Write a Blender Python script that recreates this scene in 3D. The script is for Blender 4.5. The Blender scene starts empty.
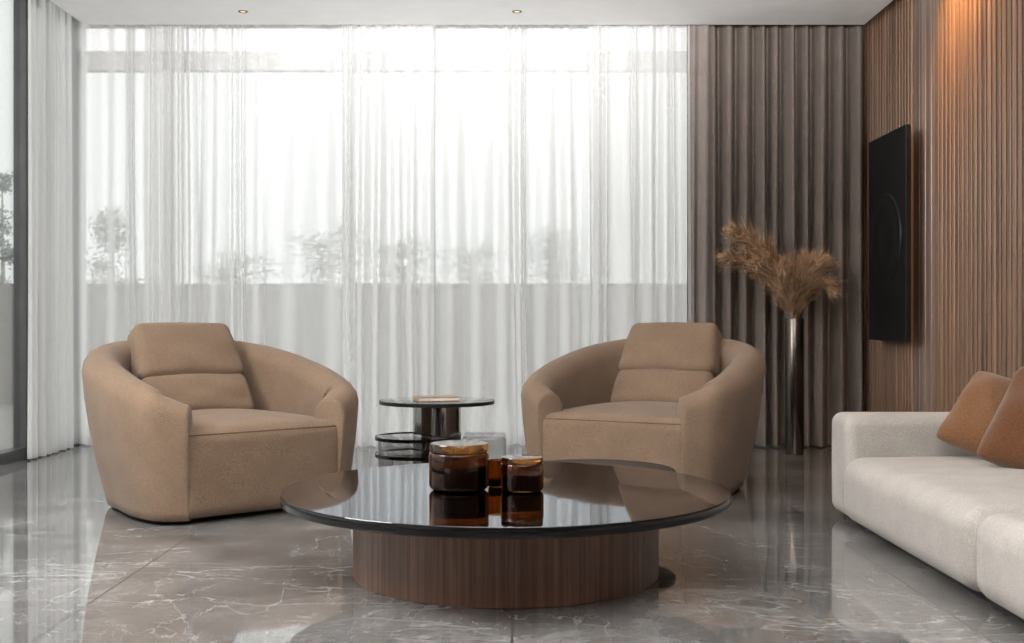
import bpy, bmesh, math, random
from mathutils import Vector, Matrix
sc = bpy.context.scene
C = sc.collection
PI = math.pi
F = 1150.0; H = 0.9
sc.view_settings.view_transform = 'Standard'

# ------------------------------------------------------------------ materials
def mat(name):
    m = bpy.data.materials.new(name); m.use_nodes = True
    nt = m.node_tree
    return m, nt, nt.nodes['Principled BSDF']
def N(nt, t, **kw):
    n = nt.nodes.new(t)
    for k, v in kw.items(): setattr(n, k, v)
    return n
def coords(nt, scale=(1,1,1), rot=(0,0,0), kind='Object'):
    tc = N(nt, 'ShaderNodeTexCoord'); mp = N(nt, 'ShaderNodeMapping')
    mp.inputs['Scale'].default_value = scale; mp.inputs['Rotation'].default_value = rot
    nt.links.new(tc.outputs[kind], mp.inputs['Vector']); return mp.outputs['Vector']
def noise(nt, vec, scale, detail=4, rough=.5, dist=0):
    n = N(nt, 'ShaderNodeTexNoise'); n.inputs['Scale'].default_value = scale
    n.inputs['Detail'].default_value = detail; n.inputs['Roughness'].default_value = rough
    n.inputs['Distortion'].default_value = dist
    nt.links.new(vec, n.inputs['Vector']); return n.outputs['Fac']
def ramp(nt, fac, stops):
    r = N(nt, 'ShaderNodeValToRGB'); e = r.color_ramp.elements
    while len(e) < len(stops): e.new(.5)
    for i, (p, c) in enumerate(stops):
        e[i].position = p; e[i].color = (c[0], c[1], c[2], 1)
    nt.links.new(fac, r.inputs['Fac']); return r.outputs['Color']
def bump(nt, b, fac, strength, dist=.002):
    bn = N(nt, 'ShaderNodeBump'); bn.inputs['Strength'].default_value = strength
    bn.inputs['Distance'].default_value = dist
    nt.links.new(fac, bn.inputs['Height']); nt.links.new(bn.outputs['Normal'], b.inputs['Normal'])
def mixc(nt, fac, a, b, mode='MIX'):
    m = N(nt, 'ShaderNodeMix', data_type='RGBA', blend_type=mode)
    for s, v in ((0, fac), (6, a), (7, b)):
        if hasattr(v, 'is_output'): nt.links.new(v, m.inputs[s])
        else: m.inputs[s].default_value = v if s == 0 else (v[0], v[1], v[2], 1)
    return m.outputs[2]

def plain(name, col, rough=.5, metal=0, var=.08, spec=.5, tint=None):
    m, nt, b = mat(name)
    f = noise(nt, coords(nt), 6, 3)
    lo = [c*(1-var) for c in col]; hi = [min(1, c*(1+var)) for c in col]
    nt.links.new(ramp(nt, f, [(.3, lo), (.7, hi)]), b.inputs['Base Color'])
    b.inputs['Roughness'].default_value = rough; b.inputs['Metallic'].default_value = metal
    b.inputs['Specular IOR Level'].default_value = spec
    if tint: b.inputs['Specular Tint'].default_value = (*tint, 1)
    return m
def fabric(name, col, sheen=.3, scale=350, var=.13, bs=.35):
    m, nt, b = mat(name)
    v = coords(nt)
    f = noise(nt, v, scale, 2, .6); g = noise(nt, v, 7, 4)
    c1 = ramp(nt, f, [(.3, [c*(1-var*1.6) for c in col]), (.7, [min(1, c*(1+var*1.3)) for c in col])])
    c2 = ramp(nt, g, [(.3, (.92,.92,.92)), (.7, (1.06,1.06,1.06))])
    nt.links.new(mixc(nt, 1.0, c1, c2, 'MULTIPLY'), b.inputs['Base Color'])
    b.inputs['Roughness'].default_value = .92; b.inputs['Specular IOR Level'].default_value = .15
    b.inputs['Sheen Weight'].default_value = sheen; b.inputs['Sheen Roughness'].default_value = .5
    bump(nt, b, f, bs, .002)
    return m
def wood(name, dark, mid, light, rough=.4, freq=14, bandY=0):
    m, nt, b = mat(name)
    v = coords(nt, (freq, freq, .5 if not bandY else .2))
    f = noise(nt, v, 2.2, 8, .62, .6 if not bandY else .15)
    col = ramp(nt, f, [(.28, dark), (.5, mid), (.72, light)])
    if bandY:
        g = noise(nt, coords(nt, (0, bandY, .05)), 1.0, 1)
        col = mixc(nt, 1.0, col, ramp(nt, g, [(.32, (.58,.58,.58)), (.68, (1.28,1.23,1.17))]), 'MULTIPLY')
    nt.links.new(col, b.inputs['Base Color'])
    b.inputs['Roughness'].default_value = rough
    bump(nt, b, f, .15, .002)
    return m
def glass(name, col, rough=.02, trans=1.0):
    m, nt, b = mat(name)
    f = noise(nt, coords(nt), 5, 2)
    nt.links.new(ramp(nt, f, [(.3, [c*.9 for c in col]), (.7, col)]), b.inputs['Base Color'])
    b.inputs['Roughness'].default_value = rough; b.inputs['Transmission Weight'].default_value = trans
    b.inputs['IOR'].default_value = 1.45
    return m
def sheer_mat(name, transp, col=(.92,.917,.915)):
    # woven net: see-through face on, closing up where the folds turn edge on
    m, nt, b = mat(name)
    nt.nodes.remove(b)
    out = [n for n in nt.nodes if n.type == 'OUTPUT_MATERIAL'][0]
    v = coords(nt, (14, 14, .6)); f = noise(nt, v, 2, 2)
    c = ramp(nt, f, [(.3, [x*.97 for x in col]), (.7, col)])
    d = N(nt, 'ShaderNodeBsdfDiffuse'); t = N(nt, 'ShaderNodeBsdfTranslucent'); tr = N(nt, 'ShaderNodeBsdfTransparent')
    nt.links.new(c, d.inputs[0]); nt.links.new(c, t.inputs[0])
    m1 = N(nt, 'ShaderNodeMixShader'); m1.inputs[0].default_value = .5
    nt.links.new(d.outputs[0], m1.inputs[1]); nt.links.new(t.outputs[0], m1.inputs[2])
    m2 = N(nt, 'ShaderNodeMixShader')
    mr = N(nt, 'ShaderNodeMapRange'); mr.inputs[1].default_value = .3; mr.inputs[2].default_value = .7
    mr.inputs[3].default_value = transp-.02; mr.inputs[4].default_value = transp+.02
    nt.links.new(f, mr.inputs[0])
    lw = N(nt, 'ShaderNodeLayerWeight'); lw.inputs[0].default_value = .5
    m3 = N(nt, 'ShaderNodeMapRange'); m3.inputs[1].default_value = .0; m3.inputs[2].default_value = .7
    m3.inputs[3].default_value = 1.0; m3.inputs[4].default_value = .02
    nt.links.new(lw.outputs['Facing'], m3.inputs[0])
    mm = N(nt, 'ShaderNodeMath', operation='MULTIPLY')
    nt.links.new(mr.outputs[0], mm.inputs[0]); nt.links.new(m3.outputs[0], mm.inputs[1])
    nt.links.new(mm.outputs[0], m2.inputs[0])
    nt.links.new(m1.outputs[0], m2.inputs[1]); nt.links.new(tr.outputs[0], m2.inputs[2])
    nt.links.new(m2.outputs[0], out.inputs[0])
    return m
def pane_mat():
    m, nt, b = mat('window_glass'); nt.nodes.remove(b)
    out = [n for n in nt.nodes if n.type == 'OUTPUT_MATERIAL'][0]
    g = N(nt, 'ShaderNodeBsdfGlossy'); g.inputs['Roughness'].default_value = .02
    tr = N(nt, 'ShaderNodeBsdfTransparent'); tr.inputs[0].default_value = (.95,.97,.96,1)
    lw = N(nt, 'ShaderNodeLayerWeight'); lw.inputs[0].default_value = .15
    mx = N(nt, 'ShaderNodeMixShader')
    mm = N(nt, 'ShaderNodeMath', operation='MULTIPLY'); mm.inputs[1].default_value = .5
    nt.links.new(lw.outputs['Fresnel'], mm.inputs[0]); nt.links.new(mm.outputs[0], mx.inputs[0])
    nt.links.new(tr.outputs[0], mx.inputs[1]); nt.links.new(g.outputs[0], mx.inputs[2])
    nt.links.new(mx.outputs[0], out.inputs[0]); return m
def emis(name, col, s):
    m, nt, b = mat(name)
    b.inputs['Base Color'].default_value = (*col, 1); b.inputs['Emission Color'].default_value = (*col, 1)
    b.inputs['Emission Strength'].default_value = s; return m
def lacquer():
    m, nt, b = mat('black_lacquer')
    v = coords(nt, (1, 1, 1)); f = noise(nt, v, 2.5, 2)
    nt.links.new(ramp(nt, f, [(.3, (.05,.05,.052)), (.7, (.062,.062,.064))]), b.inputs['Base Color'])
    b.inputs['Metallic'].default_value = 1; b.inputs['Specular Tint'].default_value = (.93,.95,1.0,1)
    b.inputs['Roughness'].default_value = .035
    bump(nt, b, f, .12, .004)
    return m
def marble():
    m, nt, b = mat('polished_marble')
    v = coords(nt, (1, 1, 1), (0, 0, .6))
    cloud = noise(nt, v, 1.8, 10, .66, .6)
    base = ramp(nt, cloud, [(.28, (.062,.0595,.058)), (.44, (.112,.107,.104)), (.55, (.162,.156,.151)), (.74, (.265,.256,.249))])
    def veins(scale, rot, sc_, wd, amp, dist):
        f = noise(nt, coords(nt, scale, (0, 0, rot)), sc_, 5, .55, dist)
        return ramp(nt, f, [(.5-wd, (0,0,0)), (.5, (amp,)*3), (.5+wd, (0,0,0))])
    a = veins((.4, 1.0, 1), .75, 1.6, .0045, .60, .4)
    c = veins((1.0, .45, 1), -.5, 2.4, .0035, .50, .4)
    e = veins((.6, 1.3, 1), 1.3, 3.6, .0045, .38, .5)
    g = veins((1.1, .8, 1), .2, 5.0, .005, .26, .5)
    msk = ramp(nt, noise(nt, v, 1.8, 3), [(.34, (.3,.3,.3)), (.60, (.95,.95,.95))])
    vv = mixc(nt, 1.0, mixc(nt, 1.0, mixc(nt, 1.0, mixc(nt, 1.0, a, c, 'ADD'), e, 'ADD'), g, 'ADD'), msk, 'MULTIPLY')
    col = mixc(nt, vv, base, (.52,.51,.50))
    br = N(nt, 'ShaderNodeTexBrick'); br.offset = 0.0
    br.inputs['Scale'].default_value = 1; br.inputs['Brick Width'].default_value = 1.35; br.inputs['Row Height'].default_value = 1.35
    br.inputs['Mortar Size'].default_value = .004; br.inputs['Mortar Smooth'].default_value = 0
    nt.links.new(coords(nt, (1,1,1), (0,0,0)), br.inputs['Vector'])
    col = mixc(nt, br.outputs['Fac'], col, (.045,.043,.042))
    nt.links.new(col, b.inputs['Base Color'])
    rr = N(nt, 'ShaderNodeMapRange'); rr.inputs[3].default_value = .02; rr.inputs[4].default_value = .065
    nt.links.new(cloud, rr.inputs[0]); nt.links.new(rr.outputs[0], b.inputs['Roughness'])
    b.inputs['IOR'].default_value = 2.05
    return m

M = dict(
 marble=marble(), ceil=plain('ceiling_paint', (.93,.928,.925), .8, var=.02), white=plain('wall_paint', (.75,.74,.72), .8, var=.03),
 rear=plain('rear_wall_paint', (.26,.25,.24), .8, var=.03),
 frame=plain('dark_frame_metal', (.10,.10,.10), .4, .6), frame_l=plain('pale_frame_metal', (.80,.795,.79), .6, 0),
 sheer=sheer_mat('sheer_cloth', .47), sheer_d=sheer_mat('sheer_cloth_dense', .26, (.86,.856,.85)),
 drape=fabric('taupe_drape', (.168,.137,.118), .0, 260), drape_l=fabric('taupe_lining', (.22,.188,.168), .0, 260),
 chair=fabric('brown_boucle', (.185,.124,.083), .1, 220, .17, .5), chair_d=fabric('brown_piping', (.11,.073,.049), 0, 300),
 sofa=fabric('pale_sofa_cloth', (.375,.340,.308), .1, 220, .12, .5), 
 tan=fabric('tan_velvet', (.155,.070,.030), .3, 180, .2, .5), rust=fabric('rust_velvet', (.105,.042,.016), .3, 180, .2, .5),
 walnut=wood('walnut_veneer', (.040,.017,.009), (.115,.051,.028), (.21,.105,.060), .35, 30),
 slat=wood('fluted_walnut', (.115,.063,.040), (.215,.125,.080), (.32,.20,.135), .38, 10, bandY=20),
 slat_d=wood('fluted_dark_walnut', (.080,.047,.032), (.155,.094,.064), (.25,.158,.110), .4, 10, bandY=20),
 slat_sheen=wood('window_sheen_walnut', (.17,.115,.09), (.25,.18,.15), (.34,.26,.22), .25, 10, bandY=10),  # window reflection on the wall, painted in as paler mauve wood
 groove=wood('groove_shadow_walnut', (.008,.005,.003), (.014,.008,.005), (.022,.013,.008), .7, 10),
 black=lacquer(), blackm=plain('black_satin', (.008,.008,.008), .4, 0, .1, .25),
 rim=plain('black_rim', (.004,.004,.004), .15, 0, .1, .3),
 edge=plain('edge_grey', (.04,.038,.036), .4, .3),
 chrome=plain('smoked_chrome', (.36,.35,.34), .08, 1.0, .05), bronze=plain('bronze_chrome', (.10,.083,.072), .25, 1.0, .05),
 amber=glass('amber_glass', (.44,.18,.038)), smoke=glass('smoked_glass', (.55,.54,.53)), clear=glass('frosted_grey_glass', (.65,.65,.65), .10, .8),
 wax=plain('dark_wax', (.014,.007,.004), .4), lid=glass('amber_lid_glass', (.26,.105,.028), .03),
 paper=plain('paper', (.75,.72,.68), .7), tanp=plain('tan_cover', (.36,.23,.15), .6),
 straw=plain('straw_stem', (.28,.18,.10), .8), plume=plain('pampas_fluff', (.44,.285,.172), .95, 0, .4, .1),
 parapet=plain('parapet_render', (.36,.335,.32), .9, 0, .05), terrace=plain('terrace_stone', (.34,.325,.31), .8, 0, .06),
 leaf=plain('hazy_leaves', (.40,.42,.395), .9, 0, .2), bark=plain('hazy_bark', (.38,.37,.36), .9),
 pane=pane_mat(), led=emis('warm_led', (1,.6,.25), 6.0), lamp=emis('warm_lens', (1,.62,.3), 1.2),
)

# ------------------------------------------------------------------ helpers
def tag(o, label=None, cat=None, group=None, kind=None):
    if label: o['label'] = label
    if cat: o['category'] = cat
    if group: o['group'] = group
    if kind: o['kind'] = kind
    return o
def empty(name, loc, rz=0):
    o = bpy.data.objects.new(name, None); C.objects.link(o); o.empty_display_size = .1
    o.location = loc; o.rotation_euler = (0, 0, rz); return o
def obj(name, vf, m, parent=None, smooth=True, ang=40):
    v, f = vf[0], vf[1]
    me = bpy.data.meshes.new(name); me.from_pydata([tuple(p) for p in v], [], f); me.update()
    bm = bmesh.new(); bm.from_mesh(me); bmesh.ops.recalc_face_normals(bm, faces=bm.faces); 
    if smooth:
        for fc in bm.faces: fc.smooth = True
        for e in bm.edges:
            if len(e.link_faces) == 2 and e.calc_face_angle(0) > math.radians(ang): e.smooth = False
    bm.to_mesh(me); bm.free()
    me.materials.append(m)
    o = bpy.data.objects.new(name, me); C.objects.link(o)
    if parent: o.parent = parent
    return o
def join(*vfs):
    V, Fc = [], []
    for v, f in vfs:
        k = len(V); V += [Vector(p) for p in v]; Fc += [[i+k for i in q] for q in f]
    return V, Fc
def xf(vf, mtx): return [mtx @ Vector(p) for p in vf[0]], vf[1]
def box(x0, x1, y0, y1, z0, z1, bev=0, seg=2):
    bm = bmesh.new(); bmesh.ops.create_cube(bm, size=1)
    for v in bm.verts:
        v.co = Vector((x0+(v.co.x+.5)*(x1-x0), y0+(v.co.y+.5)*(y1-y0), z0+(v.co.z+.5)*(z1-z0)))
    if bev: bmesh.ops.bevel(bm, geom=bm.edges[:], offset=bev, segments=seg, affect='EDGES', profile=.5)
    bm.verts.index_update()
    r = [v.co.copy() for v in bm.verts], [[v.index for v in f.verts] for f in bm.faces]
    bm.free(); return r
def lathe(prof, n=64, c=(0,0,0), a0=0, a1=2*PI):
    V, Fc = [], []
    L = len(prof); full = a1-a0 > 2*PI-.01; m = n if full else n+1
    for i in range(m):
        a = a0+(a1-a0)*i/n
        for r, z in prof: V.append(Vector((c[0]+r*math.cos(a), c[1]+r*math.sin(a), c[2]+z)))
    for i in range(n):
        j = (i+1) % m
        for k in range(L-1): Fc.append([i*L+k, j*L+k, j*L+k+1, i*L+k+1])
    if full:
        if prof[0][0] > 0 and prof[0] != prof[-1]: Fc.append([i*L for i in range(n)][::-1])
        if prof[-1][0] > 0 and prof[0] != prof[-1]: Fc.append([i*L+L-1 for i in range(n)])
    return V, Fc
def disc(R, z0, z1, r=.006, n=96, c=(0,0,0)):
    p = [(R-r, z0)] + [(R-r+r*math.sin(a), z0+r-r*math.cos(a)) for a in (PI/6, PI/3, PI/2)]
    p += [(R-r+r*math.cos(a), z1-r+r*math.sin(a)) for a in (0, PI/6, PI/3, PI/2)]
    return lathe(p, n, c)
def tube(pts, rad, n=8, closed=False):
    V, Fc = [], []; L = len(pts); pts = [Vector(p) for p in pts]
    up = Vector((0, 0, 1))
    for i, p in enumerate(pts):
        a = pts[i-1] if (i > 0 or closed) else p; b = pts[(i+1) % L] if (i < L-1 or closed) else p
        t = (b-a).normalized()
        u = up if abs(t.dot(up)) < .95 else Vector((1, 0, 0))
        s = t.cross(u).normalized(); w = s.cross(t)
        r = rad(i/(L-1)) if callable(rad) else rad
        for k in range(n):
            q = 2*PI*k/n; V.append(p + s*(r*math.cos(q)) + w*(r*math.sin(q)))
    for i in range(L if closed else L-1):
        j = (i+1) % L
        for k in range(n): Fc.append([i*n+k, j*n+k, j*n+(k+1) % n, i*n+(k+1) % n])
    if not closed: Fc.append(list(range(n))[::-1]); Fc.append([(L-1)*n+k for k in range(n)])
    return V, Fc
def cube_grid(k):
    bm = bmesh.new(); bmesh.ops.create_cube(bm, size=2)
    bmesh.ops.subdivide_edges(bm, edges=bm.edges[:], cuts=k, use_grid_fill=True)
    bm.verts.index_update()
    r = [v.co.copy() for v in bm.verts], [[v.index for v in f.verts] for f in bm.faces]; bm.free(); return r
GRID = cube_grid(21)
def rbox(x0, x1, y0, y1, z0, z1, r, puff=0, side=0, wob=0, seed=0):
    """box with truly round edges of radius r; puff swells the top, side swells the walls"""
    hx, hy, hz = (x1-x0)/2, (y1-y0)/2, (z1-z0)/2; c = Vector(((x0+x1)/2, (y0+y1)/2, (z0+z1)/2)); V = []
    def g(u, h):
        a = abs(u); k = 1-r/h
        return math.copysign((a/.62)*k if a < .62 else k+(a-.62)/.38*(1-k), u)*h
    for p in GRID[0]:
        q = Vector((g(p.x, hx), g(p.y, hy), g(p.z, hz)))
        i = Vector((max(-(hx-r), min(hx-r, q.x)), max(-(hy-r), min(hy-r, q.y)), max(-(hz-r), min(hz-r, q.z))))
        d = q-i
        if d.length > 1e-6: q = i+d.normalized()*r
        u, v, w = q.x/hx, q.y/hy, q.z/hz
        if w > 0: q.z += puff*(1-u*u)*(1-v*v)*w
        q.x += side*u*(1-v*v)*(1-w*w); q.y += side*v*(1-u*u)*(1-w*w)
        q.z += wob*math.sin(u*4+seed)*math.sin(v*5+seed*2)*max(0, w)
        V.append(c+q)
    return V, [list(f) for f in GRID[1]]
def rrect(x0, x1, y0, y1, r, z, k=10):
    P = []
    for cx, cy, a0 in ((x1-r, y1-r, 0), (x0+r, y1-r, PI/2), (x0+r, y0+r, PI), (x1-r, y0+r, 1.5*PI)):
        for i in range(k+1):
            a = a0+PI/2*i/k; P.append(Vector((cx+r*math.cos(a), cy+r*math.sin(a), z)))
    return P
def pillow(w, h, t, seed=0, k=24):
    rnd = random.Random(seed); ph = [rnd.uniform(0, 6) for _ in range(6)]
    V, Fc = [], []
    for side in (1, -1):
        for i in range(k+1):
            for j in range(k+1):
                u = math.sin((2*i/k-1)*PI/2); v = math.sin((2*j/k-1)*PI/2)
                pin = 1-.05*(1-u*u)*abs(v)**3-.07*abs(u)**6*abs(v)**6; pin2 = 1-.05*(1-v*v)*abs(u)**3-.07*abs(u)**6*abs(v)**6
                th = t*((1-abs(u)**2.4)*(1-abs(v)**2.4))**.5
                th *= 1+.13*math.sin(3*u+ph[0])*math.sin(3*v+ph[1])+.12*math.sin(6*u*v+ph[2])+.07*math.sin(9*u+4*v+ph[3])
                V.append(Vector((u*w/2*pin2, side*th/2, v*h/2*pin)))
        o = 0 if side == 1 else (k+1)**2
        for i in range(k):
            for j in range(k):
                q = [o+i*(k+1)+j, o+(i+1)*(k+1)+j, o+(i+1)*(k+1)+j+1, o+i*(k+1)+j+1]
                Fc.append(q if side == 1 else q[::-1])
    bm = bmesh.new(); vs = [bm.verts.new(p) for p in V]
    for q in Fc: bm.faces.new([vs[i] for i in q])
    bmesh.ops.remove_doubles(bm, verts=bm.verts[:], dist=.0002); bm.verts.index_update()
    r = [v.co.copy() for v in bm.verts], [[v.index for v in f.verts] for f in bm.faces]; bm.free(); return r
def catmull(P, k):
    out = []; P = [Vector(p) for p in P]
    Q = [2*P[0]-P[1]] + P + [2*P[-1]-P[-2]]
    for i in range(1, len(Q)-2):
        for s in range(k):
            t = s/k; a, b, c, d = Q[i-1:i+3]
            out.append(.5*((2*b)+(c-a)*t+(2*a-5*b+4*c-d)*t*t+(3*b-a-3*c+d)*t**3))
    out.append(P[-1]); return out
def px(x, Y): return (x-512)*Y/F
def pz(y, Y): return H-(y-321)*Y/F
def struct(name, vf, m, parent=None, smooth=False):
    o = obj(name, vf, m, parent, smooth)
    if not parent: o['kind'] = 'structure'
    return o

# ------------------------------------------------------------------ camera
cam = bpy.data.cameras.new('camera'); co = bpy.data.objects.new('camera', cam); C.objects.link(co)
co.location = (0, 0, H); co.rotation_euler = (PI/2, 0, 0)
cam.lens = F/1024*36; cam.sensor_width = 36; cam.clip_start = .05
cam.dof.use_dof = True; cam.dof.focus_distance = 5.2; cam.dof.aperture_fstop = 5.0
sc.camera = co

# ------------------------------------------------------------------ room shell
XL, XR, YB, ZT, ZC = -3.24, 2.565, 8.55, 3.15, 2.99
struct('floor', box(XL-.05, XR+.12, -3.1, YB+.05, -.1, 0), M['marble'])
struct('ceiling', join(box(-3.01, 2.48, -3.0, 8.1, ZC, ZC+.06), box(XL-.05, XR+.12, -3.1, YB+.1, ZT, ZT+.1)), M['ceil'])
XW = 1.52
struct('wall_back', box(XW, XR+.12, YB-.05, YB+.08, 0, ZT), M['white'])
struct('wall_front', box(XL-.05, XR+.12, -3.1, -3.0, 0, ZT), M['rear'])
def slats(name, y0, y1, pitch, depth, X, m, parent, gap=.3):
    V, Fc = [], []; n = int(round((y1-y0)/pitch)); pitch = (y1-y0)/n
    prof = []; g = gap*pitch; r = min(.004, pitch*.1)
    for i in range(n):
        y = y0+i*pitch
        prof += [(X, y), (X, y+g), (X-depth+r, y+g+.0005), (X-depth, y+g+r), (X-depth, y+pitch-r), (X-depth+r, y+pitch-.0005)]
    prof.append((X, y1))
    for x, y in prof: V += [Vector((x, y, 0)), Vector((x, y, ZT))]
    for i in range(len(prof)-1): Fc.append([2*i, 2*i+2, 2*i+3, 2*i+1])
    o = obj(name, (V, Fc), m, parent, False)
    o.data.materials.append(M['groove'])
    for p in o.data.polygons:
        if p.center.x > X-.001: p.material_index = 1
    return o
wr = struct('wall_right', box(XR, XR+.1, -3.05, YB, 0, ZT), M['slat_d'])
slats('slat_panel', 7.32, 8.5, .056, .016, XR-.002, M['slat'], wr, .28)
slats('smooth_panel', 6.90, 7.32, .105, .006, XR-.002, M['slat_sheen'], wr, .05)
slats('slat_panel', 5.60, 6.90, .062, .020, XR-.002, M['slat'], wr, .36)
slats('slat_panel', -3.0, 5.60, .060, .026, XR-.002, M['slat_d'], wr, .46)

# back window
w = empty('window_1', (0, YB, 0)); w['kind'] = 'structure'
x0, x1 = XL, XW
fr = [box(x0, x1, -.05, .05, 0, .06), box(x0, x1, -.05, .05, 2.76, 2.90), box(x0, x1, -.05, .05, 3.09, 3.15)]
ms = [x0+.03, px(168, YB), px(347, YB), px(597, YB), x1-.03]
fr += [box(m-.025, m+.025, -.05, .05, 0, ZT) for m in ms]
obj('window_frame', join(*fr), M['frame_l'], w, False)
for a, b in zip(ms[:-1], ms[1:]): obj('window_pane', box(a+.025, b-.025, -.006, .006, .06, 2.76), M['pane'], w, False)
# left window
w = empty('window_2', (XL, 0, 0)); w['kind'] = 'structure'
ys = [2.0, 4.8, 7.60, 8.5]
fr = [box(-.04, .04, 2.0, 8.5, 0, .07), box(-.04, .04, 2.0, 8.5, 3.08, ZT)] + [box(-.04, .04, y-.035, y+.035, 0, ZT) for y in ys]
obj('window_frame', join(*fr), M['frame'], w, False)
for a, b in zip(ys[:-1], ys[1:]): obj('window_pane', box(-.006, .006, a+.035, b-.035, .07, 3.08), M['pane'], w, False)
struct('wall_left', box(XL-.06, XL+.04, -3.0, 1.96, 0, ZT), M['white'])

# downlights in the ceiling
for i, (xx, lab) in enumerate(((243, 'small round recessed downlight in the ceiling above the left armchair'),
                               (517, 'small round recessed downlight in the middle of the ceiling above the side table'))):
    t = empty('recessed_downlight', (px(xx, 7.75), 7.75, ZC)); tag(t, lab, 'ceiling light', 'ceiling downlights')
    obj('trim_ring', lathe([(.020, -.001), (.022, -.004), (.030, -.004), (.033, -.001)], 32), M['edge'], t)
    obj('lens', lathe([(.0001, -.003), (.016, -.003), (.020, -.001)], 32), M['lamp'], t)
t = obj('light_strip', box(2.50, 2.53, 5.9, 6.9, 3.10, 3.12), M['led'], None, False)
tag(t, 'warm glowing light strip in the ceiling slot above the wooden wall', 'light')

# ------------------------------------------------------------------ curtains
def cloth(a0, a1, depth, folds, amp, seed, z0=.012, z1=3.12, along='x', sharp=1.0, rows=14, irr=(.25, 2.4), pleat=False):
    rnd = random.Random(seed); V, Fc = [], []
    K = 16; n = folds*K
    wd = [rnd.uniform(*irr) for _ in range(folds)]; tot = sum(wd); ap = [rnd.uniform(.4, 1.25) for _ in range(folds+1)]
    ed = [0]
    for q in wd: ed.append(ed[-1]+q/tot)
    dr = [rnd.uniform(-1, 1) for _ in range(folds+1)]
    sk = [rnd.uniform(-.12, .12) for _ in range(folds)]; p2 = [rnd.uniform(0, 6) for _ in range(folds)]
    for r in range(rows+1):
        zf = r/rows; z = z0+(z1-z0)*zf
        for i in range(n+1):
            f = min(i//K, folds-1); t = i/K-f
            u = ed[f]+(ed[f+1]-ed[f])*t
            a = ap[f]*(1-t)+ap[f+1]*t
            drift = (dr[f]*(1-t)+dr[f+1]*t)*(.10 if pleat else .35)*(a1-a0)/folds*math.sin(zf*2.2+f*.6)*(1-zf)
            if pleat:
                # soft rounded pleats with shaded valleys, each of its own width and depth
                tt = t+sk[f]*math.sin(PI*t)**2*(1-.5*zf)
                s = .5-.5*math.cos(2*PI*tt); s = s**.7
                off = -amp*(.6+.35*ap[f])*s*(1-.15*zf) - .03*amp*math.sin(4*PI*t+p2[f]+zf*1.5)*math.sin(PI*t)
            else:
                s = math.sin(2*PI*t); s = math.copysign(abs(s)**sharp, s)
                off = amp*a*s*(1-.3*zf)
            p = a0+(a1-a0)*u+drift
            V.append(Vector((p, depth+off, z)) if along == 'x' else Vector((depth+off, p, z)))
    for r in range(rows):
        for i in range(n):
            k = r*(n+1)+i; Fc.append([k, k+1, k+n+2, k+n+1])
    return V, Fc
G = 'sheer curtain panels over the windows'
YS = 8.31
def sheer(name_lab, a0, a1, depth, folds, amp, seed, m, along='x'):
    o = obj('sheer_curtain', cloth(a0, a1, depth, folds, amp, seed, along=along), m, None, True, 180)
    tag(o, name_lab, 'curtain', G); return o
sheer('white sheer curtain gathered along the left side window, beside the bare glass', 7.42, 8.16, -3.12, 8, .045, 1, M['sheer_d'], 'y')
sheer('narrow see-through sheer curtain at the left end of the back window', px(70, YS), px(160, YS), YS, 5, .050, 2, M['sheer'])
sheer('narrow dense bunched sheer fold left of and above the left armchair', px(150, 8.19), px(184, 8.19), 8.19, 4, .04, 3, M['sheer_d'])
sheer('wide thin sheer curtain behind the left armchair', px(180, YS), px(352, YS), YS, 8, .062, 4, M['sheer'])
sheer('bunched sheer curtain rising directly behind the small side table', px(342, 8.18), px(436, 8.18), 8.18, 7, .05, 5, M['sheer'])
sheer('wide thin sheer curtain between the side table and the right armchair', px(430, YS), px(600, YS), YS, 8, .062, 6, M['sheer'])
sheer('dense sheer curtain right beside the taupe drape, behind the right armchair', px(588, 8.18), px(692, 8.18), 8.18, 8, .05, 7, M['sheer_d'])
o = obj('drape', cloth(px(704, 8.2), px(868, 8.2), 8.30, 10, .15, 12, irr=(.8, 1.22), pleat=True, rows=20), M['drape'], None, True, 180)
tag(o, 'heavy taupe pleated drape beside the wooden wall, behind the tall vase', 'curtain')
hem = obj('leading_edge', cloth(px(687, 8.13), px(709, 8.13), 8.14, 2, .02, 11), M['drape_l'], o, True, 180)
tr = obj('curtain_track', box(-3.1, 2.5, 8.12, 8.36, 3.128, 3.149), M['edge'], None, False); tag(tr, 'curtain track in the ceiling slot above the back window curtains', 'curtain track')

# ------------------------------------------------------------------ armchair
HT = [(0, .81), (.2, .80), (.35, .77), (.5, .715), (.65, .66), (.78, .615), (.88, .585), (.95, .56), (1, .535)]
def htop(t):
    t = abs(t)
    for (a, x), (b, y) in zip(HT[:-1], HT[1:]):
        if t <= b:
            s = (t-a)/(b-a); return x+(y-x)*s
    return HT[-1][1]
half = [(0, .54), (.27, .51), (.47, .38), (.585, .15), (.615, -.10), (.608, -.32), (.548, -.50), (.425, -.585)]
pts = [(-x, y, 0) for x, y in half[::-1]] + [(x, y, 0) for x, y in half[1:]]
path = catmull(pts, 8)
def section(Hh, T, fl):
    zc = Hh-T/2; s = []
    for u in (.02, .10, .25, .42, .6, .8): s.append((fl*(1-u)**1.5, .012+u*zc))
    for k in range(9):
        a = PI*k/8; s.append((T/2-T/2*math.cos(a), zc+T/2*math.sin(a)))
    for u in (.8, .55, .35): s.append((T, u*zc))
    s.append((T+.01, .10)); s.append((max(T*.75, fl+.02), .012)); return s
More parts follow.
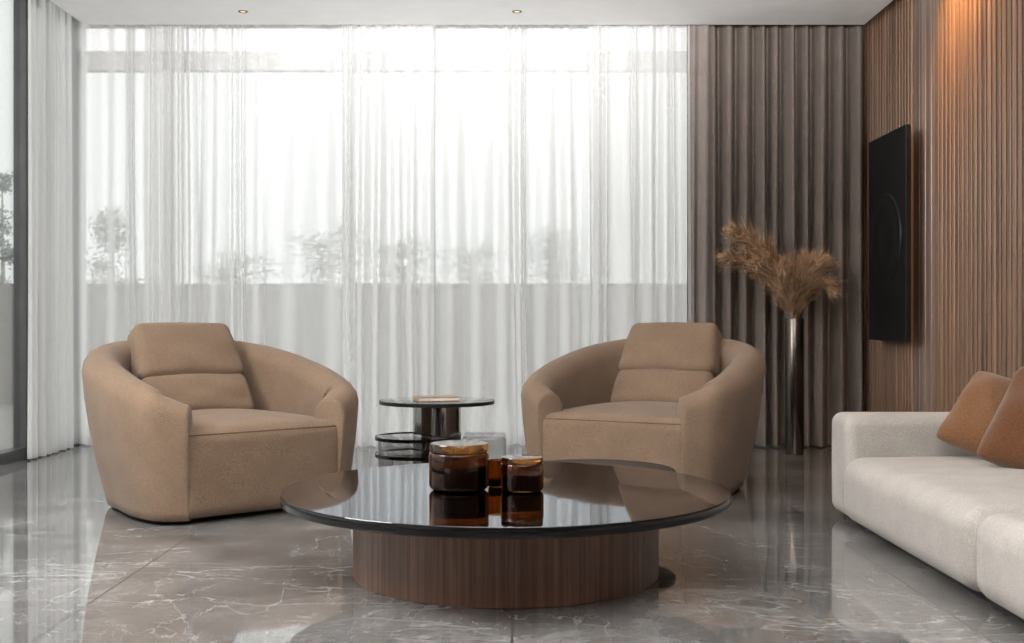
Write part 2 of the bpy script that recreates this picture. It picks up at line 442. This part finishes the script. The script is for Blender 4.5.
def shell():
    V, Fc = [], []; rings = []; L = len(path)
    for i, p in enumerate(path):
        a = path[max(i-1, 0)]; b = path[min(i+1, L-1)]; tg = (b-a).normalized()
        nin = Vector((-tg.y, tg.x, 0))
        if nin.dot(Vector((0, -.05, 0))-p) < 0: nin = -nin
        t = 2*i/(L-1)-1; at = abs(t)
        T = .185 if at < .75 else .185-.02*(at-.75)/.25
        fl = .118 if at < .55 else .118-.075*min(1, (at-.55)/.4)
        rings.append(([p+nin*o+Vector((0, 0, z)) for o, z in section(htop(t), T, fl)], tg))
    def cap(ring, d):
        c = sum(ring, Vector())/len(ring); out = []
        for a in (PI/8, PI/4, PI*3/8, PI/2*.95):
            s = 1-.12*(1-math.cos(a))
            out.append([c*(1-s)+q*s+d*(.028*math.sin(a)) for q in ring])
        for k, rr in enumerate(out):
            for q, q0 in zip(rr, ring):
                if q0.z < .15: q.z = q0.z
        return out
    first = cap(rings[0][0], -rings[0][1])[::-1]; last = cap(rings[-1][0], rings[-1][1])
    R = first+[r for r, _ in rings]+last
    n = len(R[0])
    for r in R: V += r
    for i in range(len(R)-1):
        for k in range(n): Fc.append([i*n+k, (i+1)*n+k, (i+1)*n+(k+1) % n, i*n+(k+1) % n])
    for base in (0, (len(R)-1)*n):
        c = len(V); V.append(sum(V[base:base+n], Vector())/n)
        for k in range(n): Fc.append([base+k, base+(k+1) % n, c])
    return V, Fc
SH = shell()
def make_chair(loc, rz, lab):
    t = empty('armchair', loc, rz); tag(t, lab, 'armchair', 'brown barrel armchairs')
    obj('shell', SH, M['chair'], t, True, 80)
    X, Y0, Y1, zt = .42, -.572, .34, .422
    obj('seat', rbox(-X, X, Y0, Y1, .02, zt, .06, puff=.044, side=.010), M['chair'], t, True, 180)
    obj('seat_piping', tube(rrect(-X+.011, X-.011, Y0+.0075, Y1, .048, zt-.026), .003, 6, True), M['chair_d'], t)
    def bc(hx, hz, hy, r, R, wide, puff, name):
        v, f = rbox(-hx, hx, -hz, hz, -hy, hy, r, puff=puff, side=.006, wob=.005, seed=2)
        out = []
        for p in v:                       # lie the block up on edge: its swollen face looks forward
            q = Vector((p.x, -p.z, p.y)); q.x *= 1-wide*(q.z/hz); out.append(R @ q)
        obj(name, (out, f), M['chair'], t, True, 180)
    # one leaning back cushion sewn in two: the taller upper part folds over the lower
    tl = math.radians(-30); Rm = Matrix.Rotation(tl, 4, 'X'); up = Rm @ Vector((0, 0, 1)); fw = Rm @ Vector((0, -1, 0)); ctr = Vector((0, .295, .730))
    bc(.275, .160, .080, .045, Matrix.Translation(ctr) @ Rm, .06, .022, 'head_cushion')
    bc(.288, .118, .076, .045, Matrix.Translation(ctr-up*.255-fw*.003) @ Rm, .03, .022, 'lumbar_cushion')
    return t
make_chair((-1.505, 5.74, 0), math.radians(41), 'brown upholstered barrel armchair on the left, in front of the thin sheers')
make_chair((.77, 6.30, 0), math.radians(-29), 'brown upholstered barrel armchair on the right, between side table and tall vase')

# ------------------------------------------------------------------ coffee tables
t = empty('coffee_table', (-.022, 4.15, 0)); tag(t, 'large round coffee table with glossy black top and walnut drum base', 'coffee table')
obj('tabletop', lathe([(.0001, .2975), (.796, .2975), (.7975, .2985), (.7965, .300), (.0001, .300)], 160), M['black'], t)
obj('top_rim', lathe([(.0001, .264), (.790, .264), (.797, .267), (.800, .272), (.800, .292), (.7985, .2972), (.0001, .2972)], 160), M['rim'], t)
obj('base', lathe([(.545, 0), (.547, .002), (.547, .2635)], 160), M['walnut'], t)
t = empty('nesting_table', (.355, 5.11, 0)); tag(t, 'lower black round table tucked behind the big coffee table', 'coffee table')
obj('tabletop', disc(.37, .222, .245, .004, 96), M['blackm'], t)
obj('base', lathe([(.17, 0), (.17, .012), (.05, .02), (.05, .222)], 48), M['blackm'], t)

# jars on the coffee table
def jar(name, lab, x, y, R, h, lidh, wall=.008, fill=.6):
    t = empty(name, (x, y, .3005)); tag(t, lab, 'jar', 'amber glass jars on the coffee table')
    P = [(.0001, 0), (R*.78, 0)]                        # rounded foot, straight belly, softly drawn in rim
    for k in range(1, 9):
        a = -PI/2+PI/2*k/8; P.append((R*.78+R*.22*math.cos(a), R*.22+R*.22*math.sin(a)))
    for k in range(1, 7):
        a = PI/2*k/6; P.append((R-R*.05*(1-math.cos(a)), h-R*.14+R*.14*math.sin(a)))
    I = [(max(.0001, r-wall*(1 if r > R*.5 else 0)), z) for r, z in P]
    I = [(r, max(z, wall)) for r, z in I]; I[-1] = (I[-1][0], h-.001)
    obj('body', lathe(P+I[::-1], 64), M['amber'], t)
    W = [(.0001, wall+.001)]+[(r-.0012, max(z, wall+.001)) for r, z in I[1:] if z < h*fill-.004 and r > .004]; W.append((W[-1][0], h*fill)); W.append((.0001, h*fill))
    obj('wax', lathe(W, 48), M['wax'], t)
    if lidh:
        r = R*.97
        obj('lid', lathe([(.0001, h+.001), (r*.97, h+.001), (r, h+.004), (r, h+lidh-.006), (r*.97, h+lidh-.001), (r*.92, h+lidh), (.0001, h+lidh)], 64), M['lid'], t)
    return t
jar('glass_jar', 'largest amber glass jar, wide and lidded, on the black coffee table', px(459, 4.1), 4.1, .107, .134, .033, .008, .66)
jar('glass_jar', 'small narrow amber glass jar between the two wider jars', px(496, 4.17), 4.17, .030, .10, 0, .004, .30)
jar('glass_jar', 'medium squat amber glass jar with dark lid, right of the others', px(522, 4.07), 4.07, .077, .099, .023, .008, .64)

# ------------------------------------------------------------------ side table
Ys = 6.64; xs = px(437, Ys)
t = empty('side_table', (xs, Ys, 0)); tag(t, 'low tiered side table of smoked glass and chrome between the armchairs', 'side table')
obj('tabletop', disc(.327, .425, .447, .006, 96), M['smoke'], t)
obj('top_rim', lathe([(.3275, .426), (.332, .426), (.332, .446), (.3275, .446), (.3275, .426)], 96), M['blackm'], t)
obj('column', lathe([(.135, .0), (.14, .005), (.14, .424)], 64), M['chrome'], t)
cc = (-.11, -.02, 0)
for z in (.225, .128):
    s = obj('lower_shelf', disc(.24, z, z+.017, .006, 80, cc), M['smoke'], t)
    obj('shelf_rim', lathe([(.241, z-.002), (.245, z-.002), (.245, z+.018), (.241, z+.018), (.241, z-.002)], 80, cc), M['rim'], s)
obj('curved_panel', lathe([(.222, .147), (.228, .147), (.228, .2235), (.222, .2235), (.222, .147)], 48, cc, PI*.95, PI*1.75), M['smoke'], t)
obj('curved_panel', lathe([(.222, .02), (.228, .02), (.228, .1265), (.222, .1265), (.222, .02)], 48, cc, PI*.75, PI*1.6), M['smoke'], t)
obj('base', disc(.235, .0, .02, .004, 80, cc), M['blackm'], t)
obj('glass_tier', box(.15, .40, -.16, .12, .0, .25, .02, 3), M['clear'], t)
b = empty('book', (xs+.0, Ys-.06, .4485), .25); tag(b, 'small pale book with tan cover lying on the glass side table', 'book')
obj('cover', join(box(-.12, .12, -.085, .085, 0, .004, .001), box(-.12, .12, -.085, .085, .02, .024, .001), box(-.123, -.119, -.085, .085, 0, .024, .001)), M['tanp'], b, False)
obj('pages', box(-.118, .115, -.08, .08, .0045, .0195, .001), M['paper'], b, False)

# ------------------------------------------------------------------ sofa
SX, SY = 1.95, 3.9
t = empty('sofa', (SX, SY, 0)); tag(t, 'pale grey low upholstered sofa along the wooden wall', 'sofa')
def rb(x0, x1, y0, y1, z0, z1, r, **k): return rbox(x0-SX, x1-SX, y0-SY, y1-SY, z0, z1, r, **k)
obj('plinth', box(1.56-SX, 2.42-SX, 1.6-SY, 5.2-SY, 0, .05), M['blackm'], t, False)
obj('base', rb(1.53, 2.46, 1.55, 5.3, .03, .17, .02), M['sofa'], t, True, 180)
obj('arm', rb(1.483, 2.50, 5.09, 5.37, .022, .482, .05, side=.004), M['sofa'], t, True, 180)
obj('backrest', rb(2.30, 2.52, 1.6, 5.085, .05, .50, .06), M['sofa'], t, True, 180)
obj('seat_cushion', rb(1.455, 2.36, 3.666, 5.097, .020, .305, .078, puff=.026, side=.014, wob=.004, seed=1), M['sofa'], t, True, 180)
obj('seat_cushion', rb(1.455, 2.36, 2.10, 3.660, .020, .305, .078, puff=.026, side=.014, wob=.004, seed=2), M['sofa'], t, True, 180)
def throw(x, y, z, rz, tilt, roll, m, lab, w=.46, seed=0):
    o = obj('throw_pillow', pillow(w, w, .22, seed), m, None, True, 180)
    o.matrix_world = Matrix.Translation((x, y, z)) @ Matrix.Rotation(rz, 4, 'Z') @ Matrix.Rotation(tilt, 4, 'X') @ Matrix.Rotation(roll, 4, 'Y')
    tag(o, lab, 'pillow', 'throw pillows on the sofa')
throw(2.10, 4.92, .476, math.radians(-20), math.radians(-42), math.radians(26), M['tan'], 'tan brown throw pillow leaning by the sofa arm, behind the rust one', .43, 3)
throw(2.13, 4.48, .480, math.radians(-22), math.radians(-38), math.radians(21), M['rust'], 'rust brown throw pillow on the sofa, in front of the tan one', .49, 8)

# ------------------------------------------------------------------ wall panel (black screen with round relief)
t = empty('wall_screen', (2.42, 7.44, .775)); tag(t, 'tall black panel with round relief mounted on the wooden wall', 'wall panel')
obj('panel', box(0, .035, -.37, .37, 0, 1.34, .004), M['blackm'], t, False)
obj('bracket', box(.035, .12, .0, .2, .4, 1.0), M['blackm'], t, False)
ring = lathe([(.29, 0), (.285, .006), (.25, .009), (.20, .006), (.16, .004), (.10, .006), (.05, .008), (.0001, .009)], 64)
obj('round_relief', xf(ring, Matrix.Translation((-.0, 0, .66)) @ Matrix.Rotation(-PI/2, 4, 'Y')), M['blackm'], t)

# ------------------------------------------------------------------ vase and pampas
vx, vy = px(794.5, 7.80), 7.80
t = obj('floor_vase', lathe([(.061, 0), (.063, .004), (.063, .915), (.061, .92), (.056, .918), (.055, .03), (.0001, .03)], 64), M['bronze'])
t.location = (vx, vy, 0); tag(t, 'tall slim cylindrical bronze metal floor vase before the taupe drape', 'vase')
def pampas(tip, bend, L, rad, lab, seed, n=900):
    rnd = random.Random(seed)
    t = empty('pampas_stem', (vx, vy, .92)); tag(t, lab, 'dried grass', 'dried pampas stems in the bronze vase')
    base = Vector((rnd.uniform(-.025, .025), rnd.uniform(-.025, .025), -.5)); top = Vector(tip); mid = Vector(bend)
    P = []
    p0 = Vector((base.x, base.y, -.6))
    p1 = Vector((base.x*.6+top.x*.03, base.y*.6, .0))
    for i in range(31):
        s = i/30
        if s < .3: P.append(p0.lerp(p1, s/.3))
        else:
            u = (s-.3)/.7; P.append((1-u)**2*p1+2*u*(1-u)*mid+u*u*top)
    obj('stem', tube(P, lambda s: .004*(1-.7*s), 6), M['straw'], t)
    V, Fc = [], []
    for k in range(n):
        s = rnd.random()**.9
        q = 1-L*(1-s)
        f = q*30; i = min(int(f), 29); p = P[i].lerp(P[i+1], f-i); tg = (P[i+1]-P[i]).normalized()
        env = rad*(math.sin(PI*min(1, (s*.90+.10))**.8)**.7+.22)
        d = Vector((rnd.gauss(0, 1), rnd.gauss(0, 1), rnd.gauss(0, 1))); d = (d-tg*d.dot(tg)).normalized()
        droop = Vector((0, 0, -.3))
        ln = env*rnd.uniform(.5, 1.35)
        e1 = p+(tg*.7+d*.6)*ln*.6; e2 = p+(tg*1.1+d*.9+droop*.7)*ln*1.25
        wv = tg.cross(d).normalized()*rnd.uniform(.0025, .0045)
        b = len(V); V += [p-wv*.5, p+wv*.5, e1+wv, e1-wv, e2]
        Fc += [[b, b+1, b+2, b+3], [b+3, b+2, b+4]]
        for _ in range(3):
            g = (p if rnd.random() < .3 else e1).lerp(e2, rnd.random()); hd = (tg*.8+Vector((rnd.gauss(0,1), rnd.gauss(0,1), rnd.gauss(0,1)))*.5).normalized()*rnd.uniform(.02, .055)
            w2 = wv*.45; b = len(V); V += [g-w2, g+w2, g+hd]; Fc.append([b, b+1, b+2])
    obj('plume', (V, Fc), M['plume'], t, False)
pampas((-.43, -.05, .60), (-.10, 0, .46), .70, .12, 'longest dried pampas plume, reaching furthest up and to the left', 1, 720)
pampas((-.48, .02, .42), (-.13, 0, .43), .70, .10, 'drooping dried pampas plume just under the longest left one', 2, 590)
pampas((-.27, -.04, .39), (-.05, 0, .30), .68, .10, 'shorter dried pampas plume leaning left in the middle of the bunch', 3, 520)
pampas((-.09, -.06, .35), (-.03, -.02, .22), .70, .105, 'dried pampas plume standing nearly upright over the vase mouth', 4, 530)
pampas((.07, .0, .40), (.0, 0, .28), .70, .105, 'tall upright dried pampas plume just right of the vase centre', 5, 530)
pampas((.19, -.03, .39), (.05, 0, .34), .72, .10, 'dried pampas plume rising to the right above the vase', 6, 560)
pampas((.24, .0, .20), (.10, 0, .34), .68, .085, 'lowest dried pampas plume, arching over on the right', 7, 440)

# ------------------------------------------------------------------ outside
tag(obj('terrace', box(-16, 9, YB+.1, 40, -.2, -.03), M['terrace'], None, False), kind='structure')
tag(obj('terrace', box(-16, XL-.07, -8, YB+.1, -.2, -.03), M['terrace'], None, False), kind='structure')
tag(obj('wall_outside', box(-16, 9, 13.0, 13.25, -.03, pz(283, 13), .0), M['parapet'], None, False), kind='structure')
def tree(xp, ytop, wpx, Y, lab, seed, conifer=False, nleaf=2200):
    rnd = random.Random(seed); X = px(xp, Y); zt = pz(ytop, Y); R = wpx/2*Y/F
    t = empty('tree', (X, Y, -.03)); tag(t, lab, 'tree', 'hazy trees beyond the terrace wall')
    parts = [tube([(0, 0, 0), (.05*R, 0, zt*.5), (0, 0, zt*.97)], lambda s: .05*(1-.85*s), 6)]
    br = []
    for k in range(26):
        z = zt*rnd.uniform(.40, .95); a = rnd.uniform(0, 2*PI); ln = R*(1.1-(z/zt-.4)*1.6 if conifer else rnd.uniform(.5, 1.1))
        e = Vector((math.cos(a)*ln, math.sin(a)*ln, z+(-.02 if conifer else .2)*ln)); br.append((Vector((0, 0, z)), e))
        parts.append(tube([(0, 0, z), e*.5+Vector((0, 0, z*.5+.02)), e], lambda s: .014*(1-.8*s), 5))
    obj('trunk', join(*parts), M['bark'], t)
    V, Fc = [], []
    for k in range(nleaf):
        a, b = rnd.choice(br); p = a.lerp(b, rnd.uniform(.1, 1.1))+Vector((rnd.gauss(0, 1), rnd.gauss(0, 1), rnd.gauss(0, .8)))*R*.2
        u = Vector((rnd.gauss(0, 1), rnd.gauss(0, 1), rnd.gauss(0, 1))).normalized()*rnd.uniform(.02, .045); v = u.orthogonal().normalized()*rnd.uniform(.008, .018)
        q = len(V); V += [p-u, p+v, p+u, p-v]; Fc.append([q, q+1, q+2, q+3])
    obj('foliage', (V, Fc), M['leaf'], t, False)
tree(112, 203, 66, 18, 'tall hazy conifer outside, seen through the sheers above the left armchair', 1, True)
tree(2, 165, 40, 17, 'dark tree outside the bare left side window', 2, False, 1400)
tree(330, 222, 80, 18.4, 'broad hazy tree outside behind the bunched middle sheer, taller of the middle pair', 3)
tree(402, 236, 70, 20.6, 'low hazy tree outside directly above the side table', 4)
tree(470, 248, 80, 22, 'lowest hazy shrub-like tree outside, right of the side table', 5)
tree(548, 214, 80, 20, 'hazy tall tree outside, above the right armchair', 6)
tree(235, 246, 80, 21, 'faint hazy tree outside, right above the left armchair back cushion', 7)

# ------------------------------------------------------------------ light
wd = bpy.data.worlds.new('world'); sc.world = wd; wd.use_nodes = True
nt = wd.node_tree; bg = nt.nodes['Background']
tc = N(nt, 'ShaderNodeTexCoord'); sp = N(nt, 'ShaderNodeSeparateXYZ'); nt.links.new(tc.outputs['Generated'], sp.inputs[0])
nt.links.new(ramp(nt, sp.outputs['Z'], [(.0, (.93,.93,.93)), (.5, (1,1,1))]), bg.inputs['Color'])
bg.inputs['Strength'].default_value = 1.48
def area(name, loc, target, sx, sy, e, portal=False, col=(1,1,1), spread=PI):
    l = bpy.data.lights.new(name, 'AREA'); l.shape = 'RECTANGLE'; l.size = sx; l.size_y = sy; l.energy = e; l.color = col
    l.cycles.is_portal = portal; l.spread = spread
    o = bpy.data.objects.new(name, l); C.objects.link(o); o.location = loc
    o.rotation_euler = (Vector(target)-Vector(loc)).to_track_quat('-Z', 'Y').to_euler()
    return o
area('window_portal', (-.86, YB+.2, 1.57), (-.86, 0, 1.57), 4.8, 3.15, 1, True)
area('window_portal', (XL-.15, 5.25, 1.57), (0, 5.25, 1.57), 6.5, 3.15, 1, True)
area('added_fill_light', (-3.0, 3.3, 2.5), (1.0, 5.6, .4), 1.5, 1.2, 145, col=(1, .985, .97))  # added key light out of view on the left, brightens chairs and sofa
area('added_fill_light', (.0, -.8, 1.9), (0, 6.3, 5.0), 3.5, 1.2, 300, col=(1, .99, .98), spread=math.radians(50))  # added fill behind the camera, aimed up to brighten the ceiling
# warm wall-wash strip under the ceiling edge: long and thin, turned a little to the wall
l = bpy.data.lights.new('wall_wash', 'AREA'); l.shape = 'RECTANGLE'; l.size = .04; l.size_y = .5; l.energy = 9.5; l.color = (1, .56, .20)
l.spread = math.radians(110)
o = bpy.data.objects.new('wall_wash', l); C.objects.link(o); o.location = (2.38, 6.42, 2.98)
o.rotation_euler = (0, math.radians(-13), 0)
